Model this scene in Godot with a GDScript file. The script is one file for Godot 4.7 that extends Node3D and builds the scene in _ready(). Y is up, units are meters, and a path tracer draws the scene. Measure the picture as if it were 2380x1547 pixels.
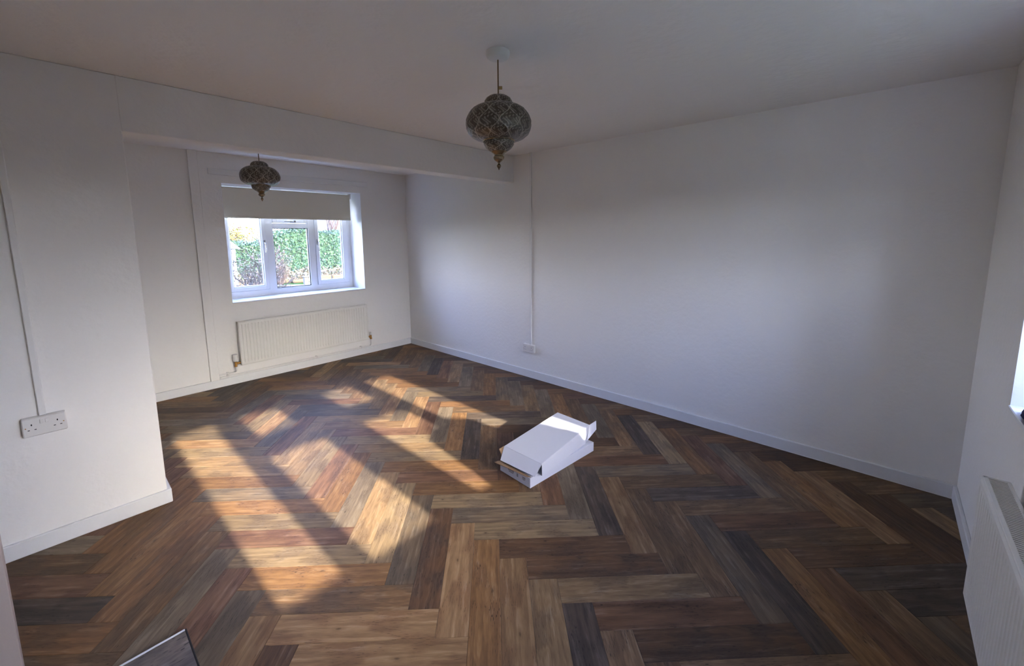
extends Node3D
# An empty living room: herringbone vinyl floor, white walls, a window alcove behind a dropped beam, two pierced metal pendants.
# Axes: right wall at x = 0, window wall at z = 0, y up, metres.

const ROOM_LEFT := -4.3
const NEAR_Z := 5.499
const PART_Z := 2.031        # room face of the partition and of the beam
const PART_BACK := 1.866
const PART_X := -3.118
const BEAM_Y := 2.119
const TOP := 2.4
const WX0 := -2.198          # window opening of the far wall
const WX1 := -0.684
const WY0 := 0.871
const WY1 := 2.107
const VX0 := -3.045          # window opening of the near wall
const VX1 := -0.9
const PLANK_W := 0.13038
const PLANK_L := 0.6519

# which planks carry which print (L light oak, G golden, R russet, M mid brown, Y grey taupe, D dark brown, K charcoal)
const TONES := {
	"L": "B-7,4 A-6,4 A-5,5 A-9,1 A-11,-1 A-15,-5 A-2,-2 A0,0 A3,3 B-5,-4 B-4,-3 B-1,0 B1,2 B2,3 B6,-3 B10,-9 B16,-3 B-15,-14 B-14,-13 A-20,-10 A-18,-8 A-17,-7 A-16,-6 B-11,-10 B-10,-9 B-9,-8 A-10,-10 A-8,-8 B-3,-22 B3,-16 A-5,-15 B-9,-18 B-8,-17 B-7,-16 B-5,-14 A-11,-11 A-7,-7 A-6,-6",
	"G": "A-16,4 B-14,-3 B-13,-2 B-12,-1 A-8,2 A-12,-2 A-14,-4 A-3,-3 B0,1 B11,-8 B11,2 B15,-4 A-25,-15 B-7,-6 B-15,-4 A-17,-17 B0,-19 A-11,-21 A-10,-20 A-8,-18 A-7,-17 A-3,-13 B-2,-11 A-5,-5 B5,-14 A9,-11",
	"R": "A-18,2 B-16,-5 B-9,2 A-10,0 A4,4 A-4,-4 B3,-6 B12,-7 A10,0 B-16,-15 B-12,-11 B-8,-7 A-14,-14 A-9,-9 B-17,-6 B-4,-23 B-4,-13 A5,-5 A6,-14",
	"M": "A-19,1 A-15,5 B-11,0 A-7,3 B4,5 B7,-2 A7,-3 A9,-1 A11,1 B8,-1 B14,-5 A6,6 B13,4 B-19,-18 A-22,-12 B-1,-20 A-2,-12 B0,-9 B-11,-20 B6,-13 B8,-11 A4,-6 A8,-12",
	"Y": "B-10,1 A-13,-3 A-1,-1 B-6,-5 B-3,-2 B4,-5 A6,-4 B9,0 B13,-6 A-21,-11 B-17,-16 B-13,-12 A-19,-9 A-13,-13 A-12,-12 A-16,-16 B-2,-21 B1,-18 B2,-17 A-12,-22 A-6,-16 B-6,-15 B-3,-12 B4,-15 B7,-12",
	"D": "B-6,5 A1,1 A2,2 A5,5 B-2,-1 A12,2 B17,-2 B18,-1 A16,-4 A14,-6 A-23,-13 A1,-9 A3,-7 A11,-9 A7,-13",
	"K": "A-17,3 B3,4 B5,-4 A8,-2 B9,-10 A13,3 B10,1 B-20,-19 B-5,-24 A-4,-14 B-1,-10",
}

var names := {}
var rng := RandomNumberGenerator.new()
var white_paint: StandardMaterial3D
var wall_paint: StandardMaterial3D
var ceiling_paint: StandardMaterial3D
var gloss_paint: StandardMaterial3D
var pvc: StandardMaterial3D
var plastic: StandardMaterial3D
var radiator_paint: StandardMaterial3D
var brass: StandardMaterial3D
var copper: StandardMaterial3D
var black: StandardMaterial3D
var glass: StandardMaterial3D
var pewter: StandardMaterial3D
var carton: StandardMaterial3D
var kraft: StandardMaterial3D

func _ready() -> void:
	rng.seed = 7
	camera_and_light()
	make_materials()
	build_shell()
	build_floor()
	build_window_one()
	build_window_two()
	build_radiators()
	build_lamps()
	build_boxes()
	build_wall_fittings()
	build_loose_things()
	build_garden()

# ------------------------------------------------------------------ camera, sky, sun

func camera_and_light() -> void:
	var cam := Camera3D.new()
	cam.name = "camera"
	cam.position = Vector3(-3.4408, 1.5593, 5.0795)
	cam.basis = Basis.from_euler(Vector3(-0.1332, -0.83254, -0.00764))
	var near := 0.05
	var f := 964.757
	cam.set_frustum(1547.0 / f * near, Vector2((1190.0 - 1182.33) / f * near, -(773.5 - 675.55) / f * near), near, 200.0)
	add_child(cam)
	cam.current = true
	var env := Environment.new()
	env.background_mode = Environment.BG_SKY
	var sky := Sky.new()
	var sm := ProceduralSkyMaterial.new()
	sm.sky_top_color = Color(0.51, 0.61, 0.87)
	sm.sky_horizon_color = Color(0.86, 0.88, 0.92)
	sm.sky_curve = 0.16
	sm.ground_bottom_color = Color(0.3, 0.29, 0.25)
	sm.ground_horizon_color = Color(0.62, 0.64, 0.62)
	sm.sky_energy_multiplier = 1.0
	sm.sun_angle_max = 70.0      # hazy bright sky round the low sun
	sm.sun_curve = 0.155
	sm.ground_energy_multiplier = 1.0
	sky.sky_material = sm
	env.sky = sky
	env.background_energy_multiplier = 15.0
	env.tonemap_mode = Environment.TONE_MAPPER_LINEAR
	env.tonemap_exposure = 2.45
	env.sdfgi_enabled = true
	env.ssao_enabled = true
	env.ssil_enabled = true
	var we := WorldEnvironment.new()
	we.name = "world_environment"
	we.environment = env
	add_child(we)
	var sun := DirectionalLight3D.new()
	sun.name = "sun"
	sun.light_color = Color(1.0, 0.965, 0.91)
	sun.light_energy = 3.8
	sun.light_angular_distance = 0.9
	sun.shadow_enabled = true
	add_child(sun)
	sun.look_at_from_position(Vector3(-1.9, 10.0, 28.0), Vector3(-1.9, 10.0 - 0.402 * 28.0, 0.0), Vector3.UP)

# ------------------------------------------------------------------ naming

func numbered(parent: Node, called: String) -> String:
	var key := str(parent.get_instance_id()) + called
	if not names.has(key):
		names[key] = 0
		return called
	names[key] += 1
	return "%s_%03d" % [called, names[key]]

func thing(called: String, label: String, category: String, at := Vector3.ZERO, group := "") -> Node3D:
	var o := Node3D.new()
	o.name = numbered(self, called)
	add_child(o)
	o.position = at
	o.set_meta("label", label)
	o.set_meta("category", category)
	if group != "":
		o.set_meta("group", group)
	return o

func structure(called: String, label := "") -> Node3D:
	var o := Node3D.new()
	o.name = numbered(self, called)
	add_child(o)
	o.set_meta("kind", "structure")
	if label != "":
		o.set_meta("label", label)
	return o

func part(called: String, st: SurfaceTool, m: Material, parent: Node) -> MeshInstance3D:
	return part_mesh(called, st.commit(), m, parent)

func part_mesh(called: String, mesh: Mesh, m: Material, parent: Node) -> MeshInstance3D:
	var o := MeshInstance3D.new()
	o.name = numbered(parent, called)
	o.mesh = mesh
	o.material_override = m
	parent.add_child(o, true)
	return o

func solid(called: String, st: SurfaceTool, m: Material, label := "") -> MeshInstance3D:
	var o := part(called, st, m, self)
	o.set_meta("kind", "structure")
	if label != "":
		o.set_meta("label", label)
	return o

# ------------------------------------------------------------------ shapes

func tool() -> SurfaceTool:
	var st := SurfaceTool.new()
	st.begin(Mesh.PRIMITIVE_TRIANGLES)
	return st

# a flat polygon, turned so that its front looks along "out"
func face(st: SurfaceTool, pts: Array, out: Vector3, uvs: Array = []) -> void:
	var n := Vector3.ZERO
	for i in pts.size():
		n += (pts[i] as Vector3).cross(pts[(i + 1) % pts.size()])
	if n.length() < 1e-12:
		return
	n = n.normalized()
	var flip: bool = n.dot(out) < 0.0
	if flip:
		n = -n
	for i in range(1, pts.size() - 1):
		var order: Array = [0, i, i + 1] if flip else [0, i + 1, i]
		for k in order:
			st.set_normal(n)
			if uvs.size() > 0:
				st.set_uv(uvs[k])
			st.add_vertex(pts[k])

func box(st: SurfaceTool, lo: Vector3, hi: Vector3, c := 0.0) -> void:
	var s := [lo, hi]
	if c <= 0.0:
		for a in 3:
			var b := (a + 1) % 3
			var d := (a + 2) % 3
			for e in 2:
				var pts := []
				for q in [[0, 0], [1, 0], [1, 1], [0, 1]]:
					var v := Vector3.ZERO
					v[a] = s[e][a]
					v[b] = s[q[0]][b]
					v[d] = s[q[1]][d]
					pts.append(v)
				var out := Vector3.ZERO
				out[a] = 1.0 if e == 1 else -1.0
				face(st, pts, out)
		return
	var corner := func(sg: Array, axis: int) -> Vector3:
		var v := Vector3.ZERO
		for a in 3:
			v[a] = s[sg[a]][a]
			if a != axis:
				v[a] += c if sg[a] == 0 else -c
		return v
	for a in 3:
		var b := (a + 1) % 3
		var d := (a + 2) % 3
		for e in 2:
			var pts := []
			for q in [[0, 0], [1, 0], [1, 1], [0, 1]]:
				var sg := [0, 0, 0]
				sg[a] = e
				sg[b] = q[0]
				sg[d] = q[1]
				pts.append(corner.call(sg, a))
			var out := Vector3.ZERO
			out[a] = 1.0 if e == 1 else -1.0
			face(st, pts, out)
		for e in 2:
			for g in 2:
				var s0 := [0, 0, 0]
				s0[b] = e
				s0[d] = g
				var s1 := s0.duplicate()
				s1[a] = 1
				var out := Vector3.ZERO
				out[b] = 1.0 if e == 1 else -1.0
				out[d] = 1.0 if g == 1 else -1.0
				face(st, [corner.call(s0, b), corner.call(s1, b), corner.call(s1, d), corner.call(s0, d)], out)
	for i in 8:
		var sg := [i & 1, (i >> 1) & 1, (i >> 2) & 1]
		face(st, [corner.call(sg, 0), corner.call(sg, 1), corner.call(sg, 2)], Vector3(sg[0] * 2 - 1, sg[1] * 2 - 1, sg[2] * 2 - 1))

# turned shape: profile of (radius, height), top first or bottom first
func lathe(st: SurfaceTool, profile: Array, seg: int, at := Vector3.ZERO) -> void:
	var n := profile.size()
	var nor := []
	for i in n:
		var p0: Vector2 = profile[maxi(i - 1, 0)]
		var p1: Vector2 = profile[mini(i + 1, n - 1)]
		var t := p1 - p0
		nor.append(Vector2(t.y, -t.x).normalized())
	var up: bool = (profile[n - 1] as Vector2).y > (profile[0] as Vector2).y
	for i in n - 1:
		for k in seg:
			var a0 := TAU * k / seg
			var a1 := TAU * (k + 1) / seg
			var quad := []
			for q in [[i, a0], [i, a1], [i + 1, a1], [i + 1, a0]]:
				var p: Vector2 = profile[q[0]]
				var m: Vector2 = nor[q[0]]
				if not up:
					m = -m
				var dir := Vector3(cos(q[1]), 0, sin(q[1]))
				quad.append([at + dir * p.x + Vector3(0, p.y, 0), dir * m.x + Vector3(0, m.y, 0)])
			emit_quad(st, quad)

func emit_quad(st: SurfaceTool, q: Array) -> void:
	var n: Vector3 = (q[1][0] - q[0][0]).cross(q[2][0] - q[0][0]) + (q[2][0] - q[0][0]).cross(q[3][0] - q[0][0])
	var want: Vector3 = q[0][1] + q[1][1] + q[2][1] + q[3][1]
	var order := [0, 2, 1, 0, 3, 2] if n.dot(want) > 0.0 else [0, 1, 2, 0, 2, 3]
	for k in order:
		st.set_normal((q[k][1] as Vector3).normalized())
		st.add_vertex(q[k][0])

# round bar along a path, with ends
func tube(st: SurfaceTool, pts: Array, r0: float, r1: float, seg := 10) -> void:
	var rings := []
	var side := Vector3.ZERO
	for i in pts.size():
		var a: Vector3 = pts[maxi(i - 1, 0)]
		var b: Vector3 = pts[mini(i + 1, pts.size() - 1)]
		var t := (b - a).normalized()
		if side == Vector3.ZERO:
			side = t.cross(Vector3.UP if absf(t.y) < 0.9 else Vector3.RIGHT).normalized()
		side = (side - t * side.dot(t)).normalized()
		var up := t.cross(side)
		var r := lerpf(r0, r1, float(i) / maxf(1.0, pts.size() - 1.0))
		var ring := []
		for k in seg:
			var an := TAU * k / seg
			var d := side * cos(an) + up * sin(an)
			ring.append([(pts[i] as Vector3) + d * r, d])
		rings.append(ring)
	for i in rings.size() - 1:
		for k in seg:
			var k1 := (k + 1) % seg
			emit_quad(st, [rings[i][k], rings[i][k1], rings[i + 1][k1], rings[i + 1][k]])
	for e in [0, rings.size() - 1]:
		var cap := []
		for v in rings[e]:
			cap.append(v[0])
		var out: Vector3 = (pts[0] as Vector3) - (pts[1] as Vector3) if e == 0 else (pts[-1] as Vector3) - (pts[-2] as Vector3)
		face(st, cap, out)

func disc(st: SurfaceTool, at: Vector3, r: float, out: Vector3, seg := 24) -> void:
	var a := out.cross(Vector3.UP if absf(out.y) < 0.9 else Vector3.RIGHT).normalized()
	var b := out.cross(a).normalized()
	var pts := []
	for k in seg:
		pts.append(at + (a * cos(TAU * k / seg) + b * sin(TAU * k / seg)) * r)
	face(st, pts, out)

# ------------------------------------------------------------------ materials

func mat(c: Color, rough: float, metal := 0.0, spec := 0.5) -> StandardMaterial3D:
	var m := StandardMaterial3D.new()
	m.albedo_color = c
	m.roughness = rough
	m.metallic = metal
	m.metallic_specular = spec
	return m

func noise(s: int, freq: float, octaves := 3, kind := FastNoiseLite.TYPE_SIMPLEX_SMOOTH) -> FastNoiseLite:
	var n := FastNoiseLite.new()
	n.seed = s
	n.frequency = freq
	n.noise_type = kind
	n.fractal_type = FastNoiseLite.FRACTAL_FBM
	n.fractal_octaves = octaves
	return n

func bumpy(m: StandardMaterial3D, freq: float, strength: float, tile: float, s: int) -> void:
	var im := noise(s, freq, 4).get_seamless_image(384, 384)
	im.convert(Image.FORMAT_RGBA8)
	im.bump_map_to_normal_map(3.0)
	m.normal_enabled = true
	m.normal_texture = ImageTexture.create_from_image(im)
	m.normal_scale = strength
	m.uv1_triplanar = true
	m.uv1_world_triplanar = true
	m.uv1_scale = Vector3.ONE / tile

func make_materials() -> void:
	wall_paint = mat(Color(0.935, 0.925, 0.905), 0.75)
	bumpy(wall_paint, 0.03, 0.25, 0.6, 3)
	ceiling_paint = mat(Color(0.93, 0.92, 0.9), 0.9)
	bumpy(ceiling_paint, 0.03, 0.3, 0.8, 5)
	gloss_paint = mat(Color(0.9, 0.9, 0.895), 0.35)
	bumpy(gloss_paint, 0.02, 0.12, 0.25, 9)
	white_paint = mat(Color(0.91, 0.905, 0.89), 0.5)
	pvc = mat(Color(0.92, 0.925, 0.93), 0.28)
	plastic = mat(Color(0.88, 0.87, 0.85), 0.35)
	radiator_paint = mat(Color(0.9, 0.89, 0.86), 0.38)
	brass = mat(Color(0.72, 0.55, 0.3), 0.3, 0.9)
	copper = mat(Color(0.7, 0.42, 0.28), 0.35, 0.9)
	black = mat(Color(0.05, 0.05, 0.05), 0.6)
	glass = mat(Color(0.9, 0.95, 0.94, 0.05), 0.02)
	glass.transparency = BaseMaterial3D.TRANSPARENCY_ALPHA
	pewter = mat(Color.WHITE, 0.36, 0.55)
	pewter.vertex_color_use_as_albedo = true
	carton = mat(Color(0.79, 0.8, 0.85), 0.55)
	kraft = mat(Color(0.56, 0.45, 0.34), 0.85)

# one printed plank: grain that runs along it, blotches, cracks and knots
func plank_print(s: int, base: Color, alt: Color, dark: Color, cracks: float, figure: float) -> Array:
	var w := 512
	var h := 104
	var fine := noise(s, 0.33, 3).get_image(36, h)
	fine.resize(w, h, Image.INTERPOLATE_CUBIC)
	var pores := noise(s + 50, 0.45, 2).get_image(110, h)
	pores.resize(w, h, Image.INTERPOLATE_BILINEAR)
	var band := noise(s + 100, 0.11, 3).get_image(14, 40)
	band.resize(w, h, Image.INTERPOLATE_CUBIC)
	var blotch := noise(s + 200, 0.06, 3).get_image(40, 16)
	blotch.resize(w, h, Image.INTERPOLATE_CUBIC)
	var cr := noise(s + 300, 0.1, 2)
	cr.fractal_type = FastNoiseLite.FRACTAL_RIDGED
	var crack := cr.get_image(44, h)
	crack.resize(w, h, Image.INTERPOLATE_CUBIC)
	var f := fine.get_data()
	var po := pores.get_data()
	var b := band.get_data()
	var bl := blotch.get_data()
	var ck := crack.get_data()
	var r := RandomNumberGenerator.new()
	r.seed = s
	var knots := []
	if r.randf() < 0.55:
		knots.append([r.randf_range(40, w - 40), r.randf_range(14, h - 14), r.randf_range(3.0, 6.0), r.randf_range(1.6, 3.2)])
	var out := PackedByteArray()
	out.resize(w * h * 3)
	var hgt := PackedByteArray()
	hgt.resize(w * h)
	for y in h:
		for x in w:
			var i := y * w + x
			var g := f[i] / 255.0
			var m := b[i] / 255.0
			var l := bl[i] / 255.0
			var c := base.lerp(alt, clampf((l - 0.36) * 2.4, 0.0, 1.0))
			var ring := sin((y * 0.16 + l * 9.0 + m * 7.0) * figure) * 0.5 + 0.5
			var shade := 0.36 * (g - 0.42) + 0.62 * (m - 0.52) + 0.18 * (ring - 0.5) + 0.3 * maxf(0.0, po[i] / 255.0 - 0.62)
			c = c.lerp(dark, clampf(shade + 0.14, 0.0, 0.8)) if shade > -0.14 else c.lightened(clampf(-(shade + 0.14) * 0.5, 0.0, 0.2))
			var k := ck[i] / 255.0
			var edge := clampf((k - 0.83) * 9.0, 0.0, 1.0) * cracks * clampf((l - 0.42) * 5.0, 0.0, 1.0) * clampf(0.4 + po[i] / 170.0, 0.0, 1.0)
			for kn in knots:
				var dx: float = (x - kn[0]) / (kn[2] * kn[3])
				var dy: float = (y - kn[1] + 6.0 * (m - 0.5)) / kn[2]
				var d := sqrt(dx * dx + dy * dy) + 0.9 * (g - 0.5) + 0.6 * (po[i] / 255.0 - 0.5)
				if d < 1.0:
					edge = maxf(edge, 0.65 * (1.0 - d * 0.6))
				elif d < 3.0:
					edge = maxf(edge, 0.28 * (3.0 - d) / 2.0 * g)
			c = c.lerp(dark.darkened(0.55), edge * 0.85)
			out[i * 3] = int(clampf(c.r, 0, 1) * 255.0)
			out[i * 3 + 1] = int(clampf(c.g, 0, 1) * 255.0)
			out[i * 3 + 2] = int(clampf(c.b, 0, 1) * 255.0)
			hgt[i] = int(clampf(0.75 - 0.4 * (g - 0.5) - 0.3 * maxf(0.0, po[i] / 255.0 - 0.5) - 0.5 * edge, 0, 1) * 255.0)
	var im := Image.create_from_data(w, h, false, Image.FORMAT_RGB8, out)
	var hm := Image.create_from_data(w, h, false, Image.FORMAT_L8, hgt)
	hm.convert(Image.FORMAT_RGBA8)
	hm.bump_map_to_normal_map(1.2)
	return [ImageTexture.create_from_image(im), ImageTexture.create_from_image(hm)]

# ------------------------------------------------------------------ room shell

func wall_with_opening_x(st: SurfaceTool, x0: float, x1: float, z0: float, z1: float, ox0: float, ox1: float, oy0: float, oy1: float) -> void:
	box(st, Vector3(x0, -0.3, z0), Vector3(ox0, TOP, z1))
	box(st, Vector3(ox1, -0.3, z0), Vector3(x1, TOP, z1))
	box(st, Vector3(ox0, -0.3, z0), Vector3(ox1, oy0, z1))
	box(st, Vector3(ox0, oy1, z0), Vector3(ox1, TOP, z1))

func build_shell() -> void:
	var st := tool()
	wall_with_opening_x(st, ROOM_LEFT - 0.25, 0.25, -0.42, 0.0, WX0, WX1, WY0, WY1)
	solid("wall_back", st, wall_paint, "white painted window wall at the far end")
	st = tool()
	wall_with_opening_x(st, ROOM_LEFT - 0.25, 0.25, NEAR_Z, NEAR_Z + 0.42, VX0, VX1, 0.862, WY1)
	solid("wall_front", st, wall_paint, "white painted near wall with a wide window")
	st = tool()
	box(st, Vector3(0, -0.3, 0), Vector3(0.25, TOP, NEAR_Z))
	solid("wall_right", st, wall_paint, "long plain white right wall")
	st = tool()
	box(st, Vector3(ROOM_LEFT - 0.25, -0.3, 0), Vector3(ROOM_LEFT, TOP, NEAR_Z))
	solid("wall_left", st, wall_paint, "white left wall")
	st = tool()
	box(st, Vector3(ROOM_LEFT, 0, PART_BACK), Vector3(PART_X, TOP, PART_Z), 0.004)
	solid("wall_partition", st, wall_paint, "white partition stub in front of the window alcove")
	st = tool()
	box(st, Vector3(PART_X - 0.004, BEAM_Y, PART_BACK), Vector3(0, TOP, PART_Z), 0.004)
	solid("trim_1", st, wall_paint, "dropped white beam across the alcove opening")
	st = tool()
	box(st, Vector3(ROOM_LEFT - 0.25, TOP, -0.42), Vector3(0.25, TOP + 0.3, NEAR_Z + 0.42))
	solid("ceiling", st, ceiling_paint, "matt off-white ceiling")
	# skirting boards: chamfered board and a bead of sealant along the floor
	var h := 0.083
	var t := 0.018
	st = tool()
	box(st, Vector3(ROOM_LEFT, 0, 0), Vector3(-t, h, t), 0.004)
	box(st, Vector3(ROOM_LEFT, 0, t), Vector3(-t, 0.005, t + 0.005), 0.002)
	solid("baseboard_back", st, gloss_paint)
	st = tool()
	box(st, Vector3(-t, 0, 0), Vector3(0, h, NEAR_Z), 0.004)
	box(st, Vector3(-t - 0.005, 0, t), Vector3(-t, 0.005, NEAR_Z - t), 0.002)
	solid("baseboard_right", st, gloss_paint)
	st = tool()
	box(st, Vector3(ROOM_LEFT, 0, NEAR_Z - t), Vector3(-t, h, NEAR_Z), 0.004)
	solid("baseboard_front", st, gloss_paint)
	st = tool()
	box(st, Vector3(ROOM_LEFT, 0, PART_Z), Vector3(PART_X + t, h, PART_Z + t), 0.004)
	box(st, Vector3(PART_X, 0, PART_BACK - t), Vector3(PART_X + t, h, PART_Z), 0.004)
	box(st, Vector3(ROOM_LEFT, 0, PART_BACK - t), Vector3(PART_X, h, PART_BACK), 0.004)
	solid("baseboard_partition", st, gloss_paint)
	# boxed-in pipe and the old curtain batten on the window wall
	st = tool()
	box(st, Vector3(-2.462, h, 0), Vector3(-2.385, TOP, 0.032), 0.003)
	solid("trim_2", st, wall_paint, "white vertical boxing beside the window")
	st = tool()
	box(st, Vector3(-2.305, 2.187, 0), Vector3(-0.586, 2.246, 0.02), 0.003)
	solid("trim_3", st, white_paint, "white horizontal batten above the window")
	# open door at the left edge of the view
	var door := structure("door_1", "cream painted door leaf standing open at the left")
	var cream := mat(Color(0.68, 0.62, 0.57), 0.45)
	bumpy(cream, 0.02, 0.25, 0.2, 21)
	st = tool()
	box(st, Vector3(ROOM_LEFT + 0.02, 0.008, 3.085), Vector3(-3.638, 1.99, 3.125), 0.002)
	part("leaf", st, cream, door)
	for y in [0.25, 1.75]:
		st = tool()
		tube(st, [Vector3(ROOM_LEFT + 0.012, y - 0.05, 3.105), Vector3(ROOM_LEFT + 0.012, y + 0.05, 3.105)], 0.008, 0.008)
		part("hinge", st, brass, door)
	st = tool()
	tube(st, [Vector3(-3.72, 1.0, 3.125), Vector3(-3.72, 1.0, 3.17), Vector3(-3.73, 1.0, 3.18), Vector3(-3.84, 1.0, 3.18)], 0.009, 0.009)
	part("handle", st, brass, door)

# ------------------------------------------------------------------ herringbone floor

func build_floor() -> void:
	var floor_node := structure("floor", "herringbone vinyl plank floor in mixed browns")
	var st := tool()
	box(st, Vector3(ROOM_LEFT, -0.3, 0), Vector3(0, -0.0042, NEAR_Z))
	part("subfloor", st, mat(Color(0.3, 0.25, 0.2), 0.9), floor_node)
	var tone := {}
	for k in TONES:
		for e in (TONES[k] as String).split(" ", false):
			tone[e] = k
	# colour, second colour, colour of the grain, cracks, figure
	var prints := {
		"L": [[Color(0.578, 0.469, 0.341), Color(0.503, 0.415, 0.315), Color(0.353, 0.272, 0.194)], [Color(0.556, 0.469, 0.352), Color(0.492, 0.415, 0.326), Color(0.342, 0.277, 0.21)], [Color(0.589, 0.469, 0.336), Color(0.524, 0.399, 0.284), Color(0.364, 0.272, 0.194)]],
		"G": [[Color(0.546, 0.41, 0.268), Color(0.482, 0.357, 0.242), Color(0.321, 0.224, 0.147)], [Color(0.524, 0.383, 0.252), Color(0.449, 0.341, 0.242), Color(0.305, 0.213, 0.147)]],
		"R": [[Color(0.487, 0.357, 0.257), Color(0.417, 0.309, 0.231), Color(0.268, 0.192, 0.142)], [Color(0.476, 0.357, 0.273), Color(0.407, 0.293, 0.226), Color(0.268, 0.192, 0.147)]],
		"M": [[Color(0.487, 0.383, 0.278), Color(0.428, 0.341, 0.257), Color(0.278, 0.213, 0.158)], [Color(0.498, 0.383, 0.268), Color(0.417, 0.335, 0.252), Color(0.278, 0.208, 0.152)]],
		"Y": [[Color(0.476, 0.415, 0.341), Color(0.423, 0.367, 0.299), Color(0.278, 0.234, 0.194)], [Color(0.492, 0.415, 0.326), Color(0.412, 0.362, 0.304), Color(0.268, 0.224, 0.184)]],
		"D": [[Color(0.412, 0.309, 0.221), Color(0.348, 0.266, 0.205), Color(0.225, 0.165, 0.126)], [Color(0.417, 0.309, 0.221), Color(0.337, 0.266, 0.21), Color(0.225, 0.165, 0.121)]],
		"K": [[Color(0.374, 0.319, 0.273), Color(0.321, 0.277, 0.242), Color(0.198, 0.165, 0.142)], [Color(0.364, 0.309, 0.263), Color(0.31, 0.266, 0.236), Color(0.193, 0.16, 0.137)]],
	}
	var mats := {}
	var s := 11
	for k in prints:
		mats[k] = []
		for v in prints[k]:
			var tx := plank_print(s, v[0], v[1], v[2], 0.9 if s % 2 == 0 else 0.6, 0.5 + 0.35 * (s % 4))
			s += 17
			for tint in [0.88, 0.96, 1.0]:
				var m := mat(Color(tint, tint, tint), 0.52, 0.0, 0.32)
				m.albedo_texture = tx[0]
				m.normal_enabled = true
				m.normal_texture = tx[1]
				m.normal_scale = 0.5
				mats[k].append(m)
	var outline := PackedVector2Array([Vector2(ROOM_LEFT, 0.004), Vector2(-0.004, 0.004), Vector2(-0.004, NEAR_Z - 0.004), Vector2(ROOM_LEFT, NEAR_Z - 0.004), Vector2(ROOM_LEFT, PART_Z + 0.004), Vector2(PART_X + 0.004, PART_Z + 0.004), Vector2(PART_X + 0.004, PART_BACK), Vector2(ROOM_LEFT, PART_BACK)])
	var whole := {}
	var turn := deg_to_rad(0.5258)
	for k in range(-45, 30):
		for m in range(-5, 6):
			for ty in 2:
				var i := k + 10 * m - ty
				# corner of the plank on the turned lattice, then in the room
				var a := 1.063 + PLANK_W * (i * cos(turn) - k * sin(turn))
				var b := 3.932 + PLANK_W * (k * cos(turn) + i * sin(turn))
				var at := Vector2((a - b) / sqrt(2.0), (a + b) / sqrt(2.0))
				var along := Vector2.from_angle(PI / 4 + turn) if ty == 0 else Vector2.from_angle(PI * 0.75 + turn)
				var across := Vector2.from_angle(PI * 0.75 + turn) if ty == 0 else Vector2.from_angle(PI / 4 + turn)
				var quad := PackedVector2Array([at, at + along * PLANK_L, at + along * PLANK_L + across * PLANK_W, at + across * PLANK_W])
				var clips := Geometry2D.intersect_polygons(quad, outline)
				if clips.is_empty():
					continue
				var id := "%s%d,%d" % ["A" if ty == 0 else "B", i, k]
				rng.seed = hash(id)
				var letter: String = tone.get(id, ["L", "G", "R", "M", "M", "Y", "D", "K"][rng.randi() % 8])
				var choice: Array = mats[letter]
				var pm: StandardMaterial3D = choice[rng.randi() % choice.size()]
				var flip := rng.randi() % 4
				for poly in clips:
					var area := 0.0
					var loc := PackedVector2Array()
					for q in poly:
						var d: Vector2 = q - at
						loc.append(Vector2(d.dot(along), d.dot(across)))
					for e in loc.size():
						area += loc[e].cross(loc[(e + 1) % loc.size()])
					if absf(area) < 0.0006:
						continue
					var mesh: ArrayMesh
					if clips.size() == 1 and absf(absf(area) * 0.5 - PLANK_L * PLANK_W) < 1e-5:
						var key := "%d %d" % [ty, flip]
						if not whole.has(key):
							whole[key] = plank_mesh(PackedVector2Array([Vector2(0, 0), Vector2(PLANK_L, 0), Vector2(PLANK_L, PLANK_W), Vector2(0, PLANK_W)]), flip, ty)
						mesh = whole[key]
					else:
						mesh = plank_mesh(loc, flip, ty)
					var o := part_mesh("plank", mesh, pm, floor_node)
					# local x runs along the plank; the second kind is mirrored in its mesh, not in its node
					o.position = Vector3(at.x, 0, at.y)
					o.rotation.y = -along.angle()

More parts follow.
